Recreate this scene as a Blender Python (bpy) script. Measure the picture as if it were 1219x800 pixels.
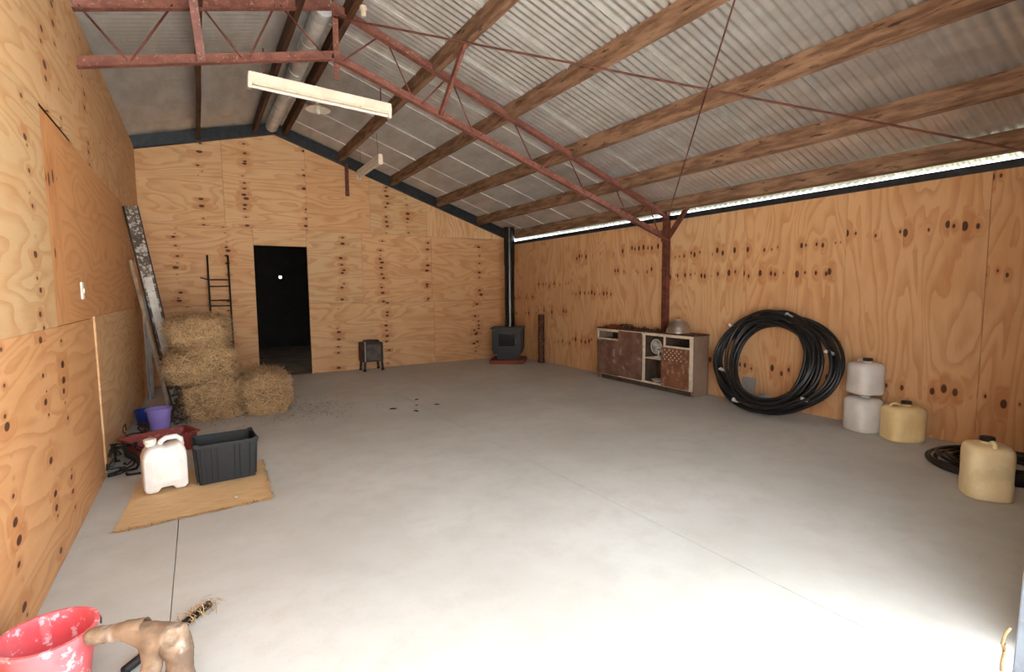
import bpy, bmesh, math, random
from mathutils import Vector, Matrix, Euler, noise
random.seed(7)
S = bpy.context.scene
COL = S.collection
for o in list(bpy.data.objects): bpy.data.objects.remove(o)

# ------------------------------------------------------------------ camera
FPX = 613.34
cd = bpy.data.cameras.new('camera'); cam = bpy.data.objects.new('camera', cd); COL.objects.link(cam)
cd.sensor_fit = 'HORIZONTAL'; cd.sensor_width = 36.0; cd.lens = FPX * 36.0 / 1219.0
cd.clip_start = 0.05; cd.clip_end = 300
YAW, PIT, ROLL = 0.54514, 0.08819, -0.01017
fw = Vector((math.sin(YAW)*math.cos(PIT), math.cos(YAW)*math.cos(PIT), -math.sin(PIT)))
rt = Vector((math.cos(YAW), -math.sin(YAW), 0)); up = rt.cross(fw)
cr, sr = math.cos(ROLL), math.sin(ROLL)
# image u = c*a - s*b, v = s*a + c*b  (b points down): camera right axis = c*rt - s*(down) = c*rt + s*up
X = rt*cr + up*sr
Y = up*cr - rt*sr
m = Matrix((( X.x, Y.x, -fw.x, 0.65674), (X.y, Y.y, -fw.y, -9.03712), (X.z, Y.z, -fw.z, 1.35077), (0, 0, 0, 1)))
cam.matrix_world = m
S.camera = cam

# ------------------------------------------------------------------ sky, sun, exposure
w = bpy.data.worlds.new('sky'); S.world = w; w.use_nodes = True
bg = w.node_tree.nodes['Background']
bg.inputs['Color'].default_value = (0.93, 0.97, 1.0, 1); bg.inputs['Strength'].default_value = 2.5
sd = bpy.data.lights.new('sun', 'SUN'); so = bpy.data.objects.new('sun', sd); COL.objects.link(so)
sd.energy = 44.0; sd.angle = math.radians(2.0); sd.color = (1.0, 0.98, 0.95)
so.location = (-8, 0, 14)
so.rotation_euler = (Vector((1.2, -0.12, -1.0))).to_track_quat('-Z', 'Y').to_euler()
S.view_settings.view_transform = 'Standard'; S.view_settings.look = 'None'
S.view_settings.gamma = 1.0; S.view_settings.use_curve_mapping = False
S.view_settings.exposure = 1.92

# ------------------------------------------------------------------ node helper
class E:
    """tiny expression wrapper round shader math nodes"""
    def __init__(s, nt, sock): s.nt = nt; s.s = sock
    def _m(s, op, *a):
        n = s.nt.nodes.new('ShaderNodeMath'); n.operation = op
        for i, v in enumerate((s,) + a):
            if isinstance(v, E): s.nt.links.new(v.s, n.inputs[i])
            else: n.inputs[i].default_value = v
        return E(s.nt, n.outputs[0])
    def __add__(s, o): return s._m('ADD', o)
    __radd__ = __add__
    def __mul__(s, o): return s._m('MULTIPLY', o)
    __rmul__ = __mul__
    def __sub__(s, o): return s._m('SUBTRACT', o)
    def __truediv__(s, o): return s._m('DIVIDE', o)
    def __pow__(s, o): return s._m('POWER', o)
    def f(s, op, *a): return s._m(op, *a)
    def step(s, lo, hi):
        n = s.nt.nodes.new('ShaderNodeMapRange'); n.interpolation_type = 'SMOOTHSTEP'
        s.nt.links.new(s.s, n.inputs[0])
        n.inputs[1].default_value = 0; 
        for i, v in ((1, lo), (2, hi)):
            if isinstance(v, E): s.nt.links.new(v.s, n.inputs[i])
            else: n.inputs[i].default_value = v
        return E(s.nt, n.outputs[0])

class Mat:
    def __init__(self, name, rough=0.6, metal=0.0, spec=0.5):
        self.m = bpy.data.materials.new(name); self.m.use_nodes = True
        self.nt = self.m.node_tree; self.b = self.nt.nodes['Principled BSDF']
        self.b.inputs['Roughness'].default_value = rough; self.b.inputs['Metallic'].default_value = metal
        self.b.inputs['Specular IOR Level'].default_value = spec
    def coord(self, kind='Object'):
        n = self.nt.nodes.new('ShaderNodeTexCoord'); return n.outputs[kind]
    def sep(self, v):
        n = self.nt.nodes.new('ShaderNodeSeparateXYZ'); self.nt.links.new(v, n.inputs[0])
        return [E(self.nt, o) for o in n.outputs]
    def comb(self, x, y, z=0.0):
        n = self.nt.nodes.new('ShaderNodeCombineXYZ')
        for i, v in enumerate((x, y, z)):
            if isinstance(v, E): self.nt.links.new(v.s, n.inputs[i])
            else: n.inputs[i].default_value = v
        return n.outputs[0]
    def noise(self, vec, scale=1.0, detail=3, rough=0.5, dist=0.0):
        n = self.nt.nodes.new('ShaderNodeTexNoise'); self.nt.links.new(vec, n.inputs['Vector'])
        n.inputs['Scale'].default_value = scale; n.inputs['Detail'].default_value = detail
        n.inputs['Roughness'].default_value = rough; n.inputs['Distortion'].default_value = dist
        return E(self.nt, n.outputs['Fac'])
    def white(self, vec):
        n = self.nt.nodes.new('ShaderNodeTexWhiteNoise'); n.noise_dimensions = '3D'
        self.nt.links.new(vec, n.inputs['Vector']); return self.sep(n.outputs['Color'])
    def mix(self, fac, a, b):
        n = self.nt.nodes.new('ShaderNodeMix'); n.data_type = 'RGBA'
        for idx, v in ((0, fac), (6, a), (7, b)):
            if isinstance(v, E): self.nt.links.new(v.s, n.inputs[idx])
            elif isinstance(v, (int, float)): n.inputs[idx].default_value = v
            elif isinstance(v, tuple): n.inputs[idx].default_value = (*v, 1)
            else: self.nt.links.new(v, n.inputs[idx])
        return n.outputs[2]
    def attr(self, name, kind='OBJECT', out='Fac'):
        n = self.nt.nodes.new('ShaderNodeAttribute'); n.attribute_type = kind; n.attribute_name = name
        return E(self.nt, n.outputs[out]) if out == 'Fac' else n.outputs[out]
    def rand(self):
        n = self.nt.nodes.new('ShaderNodeObjectInfo'); return E(self.nt, n.outputs['Random'])
    def island(self):
        n = self.nt.nodes.new('ShaderNodeNewGeometry'); return E(self.nt, n.outputs['Random Per Island'])
    def color(self, c):
        if isinstance(c, tuple): self.b.inputs['Base Color'].default_value = (*c, 1)
        else: self.nt.links.new(c, self.b.inputs['Base Color'])
        return self
    def rough(self, e): self.nt.links.new(e.s, self.b.inputs['Roughness']); return self
    def bump(self, e, strength=0.3, dist=0.01):
        n = self.nt.nodes.new('ShaderNodeBump'); n.inputs['Strength'].default_value = strength
        n.inputs['Distance'].default_value = dist
        self.nt.links.new(e.s, n.inputs['Height']); self.nt.links.new(n.outputs[0], self.b.inputs['Normal']); return self

def srgb(r, g, b):
    f = lambda c: (c/255/12.92) if c/255 <= 0.04045 else ((c/255+0.055)/1.055)**2.4
    return (f(r), f(g), f(b))

# ------------------------------------------------------------------ materials
def ply_material():
    M = Mat('plywood', 0.62, spec=0.25)
    x, y, z = M.sep(M.coord())
    seed = M.attr('seed'); tone = M.attr('tone'); warm = M.attr('warm')
    rows = M.sep(M.attr('rows', out='Vector'))
    knot = None; halo = None
    for k, r in enumerate(rows):
        c = (y + seed*3.7 + 20.0)*(1/0.085)
        cell = c.f('FLOOR'); fr = c.f('FRACT') - 0.5
        R, G, B = M.white(M.comb(cell, seed*13.1 + k*7.7, r))
        dx = (x - r - (G - 0.5)*0.055)*0.55
        dy = (fr - (B - 0.5)*0.7)*0.085
        d = (dx*dx + dy*dy)**0.5
        size = (R - 0.25).f('MAXIMUM', 0.0)*0.024 + 0.005
        kk = (size - d).step(-0.003, 0.004)*R.step(0.25, 0.3)
        hh = (d*-1.0 + size*4.5).step(0.0, 0.045)
        knot = kk if knot is None else knot.f('MAXIMUM', kk)
        halo = hh if halo is None else halo.f('MAXIMUM', hh)
    # contour growth figure of rotary-cut veneer
    v = M.comb(x*0.55, y*2.4, seed*9.0)
    n1 = M.noise(v, 1.0, 2, 0.45, 0.5)
    n2 = M.noise(M.comb(x*2.2, y*13, seed*5.0), 1.0, 3, 0.6)
    field = n1*13.0 + y*6.5 + n2*0.7 + halo*0.8
    ph = field.f('FRACT')
    late = ph.step(0.35, 0.95) - ph.step(0.955, 1.0)
    fine = M.noise(M.comb(x*6, y*190, seed), 1.0, 2, 0.6)
    blot = M.noise(M.comb(x*1.6, y*4.0, seed*3.0+4), 1.0, 3, 0.6)
    base = M.mix(tone, srgb(226, 181, 136), srgb(202, 170, 128))
    base = M.mix(warm, base, srgb(208, 150, 100))
    base = M.mix(blot.step(0.42, 0.72)*0.38, base, srgb(196, 138, 86))
    c = M.mix(late*(n2*0.6 + 0.07), base, srgb(172, 110, 62))
    c = M.mix((fine - 0.4)*0.35, c, srgb(170, 115, 68))
    c = M.mix(halo*0.42, c, srgb(176, 104, 54))
    c = M.mix(knot*0.92, c, srgb(66, 34, 22))
    M.color(c); M.bump(late*0.6 + fine*0.4, 0.12, 0.004)
    return M.m

def noisy(name, c1, c2, scale=8, rough=0.6, metal=0.0, lo=0.35, hi=0.65, c3=None, s3=30, stretch=(1, 1, 1), bump=0.15, spec=0.5, lo3=0.55, hi3=0.62, detail=5):
    M = Mat(name, rough, metal, spec)
    x, y, z = M.sep(M.coord())
    v = M.comb(x*stretch[0], y*stretch[1], z*stretch[2] + M.rand()*17.0)
    n = M.noise(v, scale, detail, 0.6)
    c = M.mix(n.step(lo, hi), c1, c2)
    if c3:
        n3 = M.noise(v, s3, 4, 0.65)
        c = M.mix(n3.step(lo3, hi3), c, c3)
    M.color(c)
    if bump: M.bump(n, bump, 0.01)
    return M.m

PLY = ply_material()
EDGE = noisy('ply_edge', srgb(206, 168, 118), srgb(176, 132, 86), 40, 0.7)
BACK = noisy('dark_backing', srgb(92, 66, 44), srgb(74, 52, 36), 3, 0.8)
CLAD = noisy('cladding', srgb(120, 116, 110), srgb(150, 146, 140), 3, 0.6, 0.3)
RED = noisy('red_oxide_paint', srgb(134, 84, 72), srgb(112, 66, 56), 9, 0.6, 0, .4, .6, srgb(178, 134, 116), 45, lo3=.6, hi3=.66)
RED2 = noisy('red_oxide_rust', srgb(112, 60, 46), srgb(84, 44, 34), 12, 0.7, 0, .4, .6)
TIMBER = noisy('sawn_hardwood', srgb(146, 114, 90), srgb(104, 76, 58), 3.0, 0.72, 0, .36, .64, srgb(58, 40, 30), 5, stretch=(9, 1, 6), lo3=.58, hi3=.7, spec=.25)
TIMBER_DARK = noisy('dark_hardwood', srgb(92, 62, 46), srgb(64, 42, 32), 3.0, 0.72, 0, .36, .64, srgb(44, 30, 24), 5, stretch=(9, 1, 6), lo3=.58, hi3=.7, spec=.25)
STEEL = noisy('dark_steel', srgb(46, 52, 58), srgb(34, 38, 43), 14, 0.5, 0.3)
GREYSTEEL = noisy('grey_steel', srgb(96, 100, 104), srgb(70, 72, 76), 14, 0.5, 0.4)
BLACKM = noisy('black_paint', srgb(17, 18, 18), srgb(27, 28, 28), 10, 0.5, 0.0)
FLUE = noisy('flue_enamel', srgb(20, 20, 21), srgb(28, 28, 30), 5, 0.26, 0.0)
DARKIRON = noisy('dark_rusty_iron', srgb(66, 46, 38), srgb(48, 36, 32), 14, 0.7, 0.1)
GREYIRON = noisy('grey_iron', srgb(104, 96, 90), srgb(76, 68, 64), 12, 0.6, 0.2)
RUSTY = noisy('rusted_iron', srgb(92, 56, 40), srgb(58, 38, 30), 14, 0.75, 0.2, c3=srgb(132, 78, 48), s3=22)

def galv():
    M = Mat('galvanised_iron', 0.34, 0.72)
    x, y, z = M.sep(M.coord())
    r = M.rand()
    n = M.noise(M.comb(x*1.5, y*6, r*9.0), 1.0, 4, 0.6)
    sp = M.noise(M.comb(x*40, y*40, r), 1.0, 2, 0.5)
    c = M.mix(n.step(0.3, 0.7), srgb(214, 212, 208), srgb(194, 190, 184))
    c = M.mix((sp - 0.45)*0.5, c, srgb(200, 200, 198))
    M.color(c); M.rough(n*0.22 + 0.28)
    return M.m
GALV = galv()
LAP_GLINT = noisy('lap_edge_glint', srgb(226, 226, 224), srgb(206, 206, 204), 6, 0.5, 0.1)  # pale colour paints in the light caught along the sheet laps
DUCT = noisy('duct_zinc', srgb(226, 230, 232), srgb(196, 202, 206), 9, 0.4, 0.45)
RIDGE = noisy('ridge_zinc', srgb(178, 186, 190), srgb(140, 150, 156), 9, 0.38, 0.75)

def concrete():
    M = Mat('concrete', 0.78, spec=0.3)
    p = M.coord()
    x, y, z = M.sep(p)
    n1 = M.noise(p, 0.7, 4, 0.6); n2 = M.noise(p, 5.0, 6, 0.7); n3 = M.noise(p, 60.0, 3, 0.6)
    n4 = M.noise(p, 1.6, 5, 0.7, 0.6)
    c = M.mix(n1.step(0.35, 0.68), srgb(201, 202, 199), srgb(187, 187, 183))
    c = M.mix(n2.step(0.40, 0.75)*0.45, c, srgb(178, 174, 167))
    c = M.mix(n4.step(0.60, 0.72)*0.30, c, srgb(198, 178, 154))
    c = M.mix(n3.step(0.58, 0.75)*0.25, c, srgb(166, 161, 153))
    M.color(c); M.bump(n2*0.6 + n3*0.2, 0.10, 0.004)
    return M.m
CONC = concrete()
JOINT = noisy('joint_dirt', srgb(164, 154, 142), srgb(140, 130, 118), 20, 0.9)
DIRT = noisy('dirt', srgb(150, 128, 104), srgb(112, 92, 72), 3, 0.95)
YARD = noisy('yard_gravel', srgb(192, 190, 184), srgb(170, 166, 158), 2, 0.95)
DARK_GROUND = noisy('dark_side_ground', srgb(62, 66, 44), srgb(50, 50, 34), 2, 0.95)  # unseen side ground, made dark to cut bounce under the right eave
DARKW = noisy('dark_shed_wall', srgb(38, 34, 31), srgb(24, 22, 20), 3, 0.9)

def straw_mat():
    M = Mat('straw', 0.75, spec=0.2)
    i = M.island(); x, y, z = M.sep(M.coord())
    c = M.mix(i, srgb(206, 168, 124), srgb(144, 108, 76))
    c = M.mix((i*7.31).f('FRACT').step(0.6, 1.0)*0.7, c, srgb(218, 196, 148))
    c = M.mix((i*13.7).f('FRACT').step(0.86, 0.95)*0.8, c, srgb(98, 72, 44))
    M.color(c); return M.m
STRAW = straw_mat()
HAY = noisy('hay_core', srgb(122, 94, 66), srgb(76, 56, 40), 30, 0.9, 0, bump=.5, c3=srgb(172, 142, 96), s3=60, stretch=(1, 1, 3))
WHITEPL = noisy('white_plastic', srgb(232, 228, 222), srgb(220, 214, 206), 6, 0.42, c3=srgb(204, 190, 168), s3=9, lo3=.6, hi3=.75, bump=.03)
CLEARPL = noisy('cloudy_plastic', srgb(222, 219, 216), srgb(206, 202, 197), 5, 0.4, bump=.03)
CREAMPL = noisy('yellowed_plastic', srgb(240, 218, 166), srgb(230, 202, 144), 5, 0.42, bump=.03, c3=srgb(228, 208, 160), s3=4)
CREAMPL2 = noisy('yellowed_plastic_pale', srgb(242, 228, 190), srgb(234, 214, 168), 6, 0.42, bump=.03, c3=srgb(226, 212, 170), s3=5)
BLACKPL = noisy('black_plastic', srgb(13, 13, 15), srgb(20, 20, 23), 16, 0.6, c3=srgb(52, 51, 51), s3=40, lo3=.68, hi3=.82)
PIPEPL = noisy('black_poly_pipe', srgb(20, 21, 23), srgb(28, 29, 31), 8, 0.38)
TAPE = noisy('white_tape', srgb(214, 210, 204), srgb(190, 186, 180), 10, 0.6)
REDPL = noisy('red_plastic', srgb(150, 58, 52), srgb(120, 44, 42), 6, 0.55, c3=srgb(170, 92, 82), s3=12)
PINKPL = noisy('pink_red_plastic', srgb(222, 84, 92), srgb(226, 122, 128), 5, 0.42, c3=srgb(238, 190, 198), s3=26, lo3=.56, hi3=.64, bump=.05)
BLUEPL = noisy('blue_plastic', srgb(34, 62, 158), srgb(28, 50, 130), 5, 0.4, bump=.02)
PURPL = noisy('lilac_plastic', srgb(150, 132, 208), srgb(134, 116, 192), 5, 0.45, bump=.02)
WHITEP = noisy('cream_enamel', srgb(232, 224, 208), srgb(220, 208, 188), 8, 0.45, bump=.02)
CREAMP = noisy('cream_paint', srgb(222, 210, 190), srgb(204, 188, 164), 10, 0.6, c3=srgb(134, 104, 76), s3=26, lo3=.62, hi3=.7)
DOORP = noisy('weathered_door_paint', srgb(128, 96, 82), srgb(104, 70, 56), 5, 0.7, c3=srgb(158, 142, 132), s3=8, lo3=.56, hi3=.7)
DOORR = noisy('rusty_door_paint', srgb(132, 86, 62), srgb(112, 70, 50), 7, 0.7, c3=srgb(160, 136, 118), s3=18, lo3=.55, hi3=.66)
SIDEP = noisy('weathered_side', srgb(146, 124, 108), srgb(126, 104, 90), 4, 0.75, stretch=(1, 1, .4))
INSIDE = noisy('cabinet_inside', srgb(84, 66, 54), srgb(64, 50, 42), 6, 0.8)
TINFOIL = noisy('dull_aluminium', srgb(186, 180, 176), srgb(160, 152, 148), 12, 0.34, 0.9, bump=.3)
BRICK = noisy('red_brick', srgb(136, 72, 56), srgb(112, 58, 46), 14, 0.85)
SPLAT = noisy('splattered_board', srgb(104, 90, 78), srgb(72, 62, 54), 8, 0.8, c3=srgb(178, 170, 160), s3=22, lo3=.5, hi3=.58)
PALEPAINT = noisy('worn_white_paint', srgb(206, 202, 196), srgb(184, 178, 170), 9, 0.7, c3=srgb(120, 106, 94), s3=22, lo3=.6, hi3=.68)
OLDWOOD = noisy('grey_timber', srgb(150, 132, 112), srgb(112, 94, 78), 10, 0.8, stretch=(4, 4, .6))
GREYSTRIP = noisy('grey_metal_strip', srgb(172, 174, 174), srgb(150, 152, 152), 5, 0.5)
BRANCH = noisy('gnarled_wood', srgb(142, 118, 96), srgb(98, 78, 62), 9, 0.8, c3=srgb(166, 156, 144), s3=7, lo3=.5, hi3=.66, bump=.6)
RUSH = None
def rush():
    M = Mat('woven_straw', 0.8, spec=0.2)
    x, y, z = M.sep(M.coord())
    a = M.noise(M.comb(x*9, y*120, 0.0), 1.0, 3, 0.6); b = M.noise(M.comb(x*3, y*3, 3.0), 1.0, 3, 0.6)
    wv = (y*380.0).f('SINE')*0.5 + 0.5
    c = M.mix(a.step(0.35, 0.7), srgb(228, 196, 152), srgb(200, 164, 118))
    c = M.mix(b.step(0.4, 0.7)*0.5, c, srgb(212, 176, 130))
    M.color(c); M.bump(wv*0.6 + a*0.6, 0.35, 0.004); return M.m
RUSH = rush()
GLASSB = Mat('stove_glass', 0.08); GLASSB.color(srgb(22, 22, 24)); GLASSB = GLASSB.m
GREYSHEET = noisy('grey_sheet', srgb(160, 156, 150), srgb(140, 136, 130), 5, 0.6)
BLUEGREY = noisy('pale_paper', srgb(176, 182, 186), srgb(150, 156, 162), 8, 0.7)
LEAF = noisy('dry_leaf', srgb(64, 50, 40), srgb(44, 34, 28), 9, 0.9)

# ------------------------------------------------------------------ mesh helper
class MB:
    def __init__(s): s.v = []; s.f = []
    def add(s, vs, fs):
        k = len(s.v); s.v += [tuple(v) for v in vs]; s.f += [tuple(i + k for i in f) for f in fs]; return s
    def box(s, c, d, rot=None):
        R = rot if rot is not None else Matrix.Identity(3)
        vs = [Vector(c) + R @ Vector((sx*d[0]/2, sy*d[1]/2, sz*d[2]/2)) for sz in (-1, 1) for sy in (-1, 1) for sx in (-1, 1)]
        return s.add(vs, [(0, 2, 3, 1), (4, 5, 7, 6), (0, 1, 5, 4), (2, 6, 7, 3), (0, 4, 6, 2), (1, 3, 7, 5)])
    def bar(s, a, b, wd, ht, upv=(0, 0, 1)):
        a = Vector(a); b = Vector(b); d = (b - a); L = d.length; d.normalize()
        u = Vector(upv); 
        if abs(u.dot(d)) > 0.99: u = Vector((0, 1, 0))
        r = d.cross(u).normalized(); u = r.cross(d)
        R = Matrix((r, d, u)).transposed()
        return s.box((a + b)/2, (wd, L, ht), R)
    def loft(s, rings, close=True, cap0=True, cap1=True):
        n = len(rings[0]); k = len(s.v)
        for r in rings: s.v += [tuple(p) for p in r]
        for i in range(len(rings) - 1):
            for j in range(n if close else n - 1):
                a = k + i*n + j; b = k + i*n + (j + 1) % n
                s.f.append((a, b, b + n, a + n))
        if cap0: s.f.append(tuple(k + j for j in reversed(range(n))))
        if cap1: s.f.append(tuple(k + (len(rings) - 1)*n + j for j in range(n)))
        return s
    def tube(s, pts, r, n=8, closed=False, caps=True):
        P = [Vector(p) for p in pts]; N = len(P); rings = []
        rr = r if isinstance(r, (list, tuple)) else [r]*N
        prev = None
        for i in range(N):
            t = (P[(i + 1) % N] - P[i - 1]) if closed else (P[min(i + 1, N - 1)] - P[max(i - 1, 0)])
            t.normalize()
            if prev is None:
                q = Vector((0, 0, 1)) if abs(t.z) < 0.9 else Vector((1, 0, 0))
                q = (q - t*q.dot(t)).normalized()
            else:
                q = (prev - t*prev.dot(t)).normalized()
            prev = q; b = t.cross(q)
            rings.append([P[i] + (q*math.cos(2*math.pi*k/n) + b*math.sin(2*math.pi*k/n))*rr[i] for k in range(n)])
        if closed: rings.append(rings[0]); return s.loft(rings, True, False, False)
        return s.loft(rings, True, caps, caps)
    def lathe(s, prof, c=(0, 0, 0), n=24, cap0=True, cap1=True):
        rings = [[(c[0] + r*math.cos(2*math.pi*k/n), c[1] + r*math.sin(2*math.pi*k/n), c[2] + z) for k in range(n)] for r, z in prof]
        return s.loft(rings, True, cap0, cap1)
    def xform(s, M):
        s.v = [tuple(M @ Vector(v)) for v in s.v]; return s
    def mesh(s, name, mat, smooth=False, bevel=0.0):
        me = bpy.data.meshes.new(name); me.from_pydata(s.v, [], s.f)
        bm = bmesh.new(); bm.from_mesh(me); bmesh.ops.recalc_face_normals(bm, faces=bm.faces)
        if bevel:
            es = [e for e in bm.edges if len(e.link_faces) == 2 and e.calc_face_angle(0) > 0.6]
            bmesh.ops.bevel(bm, geom=es, offset=bevel, segments=2, affect='EDGES', clamp_overlap=True)
        bm.to_mesh(me); bm.free()
        if smooth:
            me.polygons.foreach_set('use_smooth', [True]*len(me.polygons))
            if smooth is not True: me.set_sharp_from_angle(angle=math.radians(smooth))
        me.materials.append(mat); return me
    def build(s, name, mat, parent=None, smooth=False, bevel=0.0, loc=None, rot=None):
        return link(name, s.mesh(name, mat, smooth, bevel), parent, loc, rot)

def link(name, me, parent=None, loc=None, rot=None):
    o = bpy.data.objects.new(name, me); COL.objects.link(o)
    if parent: o.parent = parent
    if loc is not None: o.location = loc
    if rot is not None: o.rotation_euler = rot
    return o
def empty(name, loc=(0, 0, 0), rz=0.0):
    o = bpy.data.objects.new(name, None); o.empty_display_size = 0.1; COL.objects.link(o)
    o.location = loc; o.rotation_euler = (0, 0, rz); return o
def tag(o, label, cat, group=None):
    o['label'] = label; o['category'] = cat
    if group: o['group'] = group
    return o
def thing(name, label, cat, loc=(0, 0, 0), rz=0.0, group=None):
    return tag(empty(name, loc, rz), label, cat, group)
def struct(o): o['kind'] = 'structure'; return o

# ------------------------------------------------------------------ setting
W = 6.177; RX = 1.812; RZ = 3.823; HR = 2.328; HL = 3.41
SR = (RZ - HR)/(W - RX); SL = 0.249
PB = 3.85; SP = 0.347               # purlin bottom height on the ridge line
YF = -8.5                            # front wall
def zpur(x): return PB - SP*(x - RX) if x >= RX else PB - SL*(RX - x)
def zroof(x): return zpur(x) + 0.15

# floor: three slab strips with recessed control joints
fl = struct(empty('floor'))
for x0, x1 in ((-1.1, 0.483), (0.487, 2.848), (2.852, 6.5)):
    MB().box(((x0 + x1)/2, (YF - 0.9 + 0.02)/2, -0.06), (x1 - x0, 0.02 - (YF - 0.9), 0.12)).build('slab', CONC, fl)
MB().box((2.7, -4.6, -0.10), (7.6, 9.6, 0.18)).build('joint_filler', JOINT, fl)

def ply(wall, u0, u1, z0, z1, axis, face, grain='h', tone=0.4, warm=0.0, rows=(), seed=None, proud=0.0, th=0.012, top=None):
    """one plywood sheet. axis 'x' runs along the back wall, 'y' along the side walls; rows = knot lines as a
    world position along the grain; top = function giving the height of a raked upper edge"""
    g = 0.0018
    a0, a1 = u0 + g, u1 - g; b0, b1 = z0 + g, z1 - g
    pts = [(a0, b0), (a1, b0)]
    if top is None: pts += [(a1, b1), (a0, b1)]
    else:
        k = [a1] + ([RX] if axis == 'x' and a0 < RX < a1 else []) + [a0]
        pts += [(q, min(b1, top(q))) for q in k]
    cu, cz = (u0 + u1)/2, (z0 + z1)/2
    # local x = along the grain, local y = across, local z = out of the sheet
    mb = MB(); n = len(pts)
    loc = []
    for q, z in pts:
        loc.append(((q - cu), (z - cz)) if grain == 'h' else ((z - cz), -(q - cu)))
    mb.add([(p[0], p[1], 0) for p in loc] + [(p[0], p[1], th) for p in loc],
           [tuple(reversed(range(n))), tuple(range(n, 2*n))] + [(i, (i + 1) % n, n + (i + 1) % n, n + i) for i in range(n)])
    o = mb.build('ply_sheet', PLY, wall)
    if axis == 'x':      # back wall faces -y
        U, Z, N = Vector((1, 0, 0)), Vector((0, 0, 1)), Vector((0, -1, 0)); c = Vector((cu, face - 0.0 + th - proud - th, cz))
        c = Vector((cu, face + th - proud, cz))
    elif face < 1:       # left wall faces +x
        U, Z, N = Vector((0, 1, 0)), Vector((0, 0, 1)), Vector((1, 0, 0)); c = Vector((face - th + proud, cu, cz))
    else:                # right wall faces -x
        U, Z, N = Vector((0, 1, 0)), Vector((0, 0, 1)), Vector((-1, 0, 0)); c = Vector((face + th - proud, cu, cz))
    LX, LY = (U, Z) if grain == 'h' else (Z, -U)
    if LX.cross(LY).dot(N) < 0:
        for v in o.data.vertices: v.co.z = -v.co.z
        o.data.flip_normals(); N = -N
    o.matrix_local = Matrix(((LX.x, LY.x, N.x, c.x), (LX.y, LY.y, N.y, c.y), (LX.z, LY.z, N.z, c.z), (0, 0, 0, 1)))
    org = cu if grain == 'h' else cz
    r = [q - org for q in rows][:3] + [9.0]*(3 - len(rows[:3]))
    o['rows'] = r; o['tone'] = float(tone); o['warm'] = float(warm)
    o['seed'] = float(seed if seed is not None else random.random()*10)
    return o

# back wall
wb = struct(empty('wall_back'))
tb = lambda x: (RZ - SR*(x - RX) if x >= RX else RZ - (RZ - 3.372)/RX*(RX - x))
D0, D1, DH = 1.437, 2.222, 2.095
ply(wb, -0.02, D0, 0, 1.165, 'x', 0, warm=.25, rows=(0.5, 1.05), seed=1.3)
ply(wb, D1, 4.43, 0, 1.165, 'x', 0, warm=.1, rows=(2.68, 3.52), seed=2.1)
ply(wb, 4.43, W, 0, 1.165, 'x', 0, warm=.35, rows=(5.28, 5.36), seed=3.7)
ply(wb, -0.02, D0, 1.165, 2.36, 'x', 0, warm=.15, rows=(0.42, 1.06), seed=4.4)
ply(wb, D0, D1, DH, 2.36, 'x', 0, tone=.5, seed=4.9)
ply(wb, D1, 3.12, 1.165, 2.36, 'x', 0, tone=.75, rows=(2.78,), seed=5.2)
ply(wb, 3.12, 4.40, 1.165, 2.36, 'x', 0, warm=.2, rows=(3.46, 4.32), seed=6.6)
ply(wb, 4.40, W, 1.165, 2.36, 'x', 0, warm=.3, rows=(5.42,), seed=7.3, top=tb)
ply(wb, -0.02, 1.07, 2.36, 3.9, 'x', 0, tone=.45, rows=(0.78,), seed=8.2, top=tb)
ply(wb, 1.07, 2.25, 2.36, 3.9, 'x', 0, tone=.35, rows=(1.36, 2.24), seed=9.4, top=tb)
ply(wb, 2.25, 3.28, 2.36, 3.9, 'x', 0, warm=.35, seed=0.7, top=tb)
ply(wb, 3.28, 4.33, 2.36, 3.9, 'x', 0, tone=.8, rows=(3.58, 3.95), seed=1.9, top=tb)
ply(wb, 4.33, W, 2.36, 3.9, 'x', 0, grain='v', tone=.45, seed=2.8, top=tb)
bk = MB()
for x0, x1, z0, z1 in ((-1.1, D0, 0, 3.0), (D0, D1, DH, 3.0), (D1, W + .02, 0, 2.25)):
    bk.box(((x0 + x1)/2, 0.045, (z0 + z1)/2), (x1 - x0, 0.06, z1 - z0))
bk.add([(-1.1, .03, 3.0), (W*0.5 + 1, .03, 3.0), (RX, .03, RZ + .0), (-1.1, .03, 3.2), (W, .03, 2.25), (W, .03, 2.3), (D1, .03, 2.25)], [(0, 1, 2, 3), (6, 4, 5, 1)])
bk.build('backing', BACK, wb)
MB().add([(-1.2, .98, 2.2), (W + .3, .98, 2.2), (W + .3, .98, zroof(W + .3)), (RX, .98, zroof(RX)), (-1.2, .98, zroof(-1.2))], [(0, 1, 2, 3, 4)]).box((2.6, .54, 2.64), (7.6, .9, .02)).build('infill', CLAD, wb)

# left wall
wl = struct(empty('wall_left'))
ply(wl, -9.0, -6.68, 0, 1.182, 'y', 0, warm=.75, rows=(-6.95, -7.9), seed=3.3)
ply(wl, -6.68, -4.30, 0, 1.182, 'y', 0, warm=.7, rows=(-5.35, -5.75, -6.35), seed=5.8)
ply(wl, -4.30, -2.10, 0.03, 1.195, 'y', 0, tone=.75, seed=6.9, proud=.012)
ply(wl, -2.10, 0, 0, 1.182, 'y', 0, warm=.3, rows=(-1.0,), seed=7.7)
ply(wl, -9.0, -7.6, 1.182, 2.337, 'y', 0, tone=.9, seed=1.1, proud=.01)
ply(wl, -7.6, -5.44, 1.182, 2.337, 'y', 0, tone=.95, rows=(-5.75,), seed=8.8, proud=.01)
ply(wl, -5.44, -5.06, 1.182, 2.337, 'y', 0, grain='v', warm=1, rows=(1.6, 2.0), seed=2.5)
ply(wl, -5.06, -2.15, 1.182, 2.337, 'y', 0, warm=.95, seed=9.6)
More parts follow.
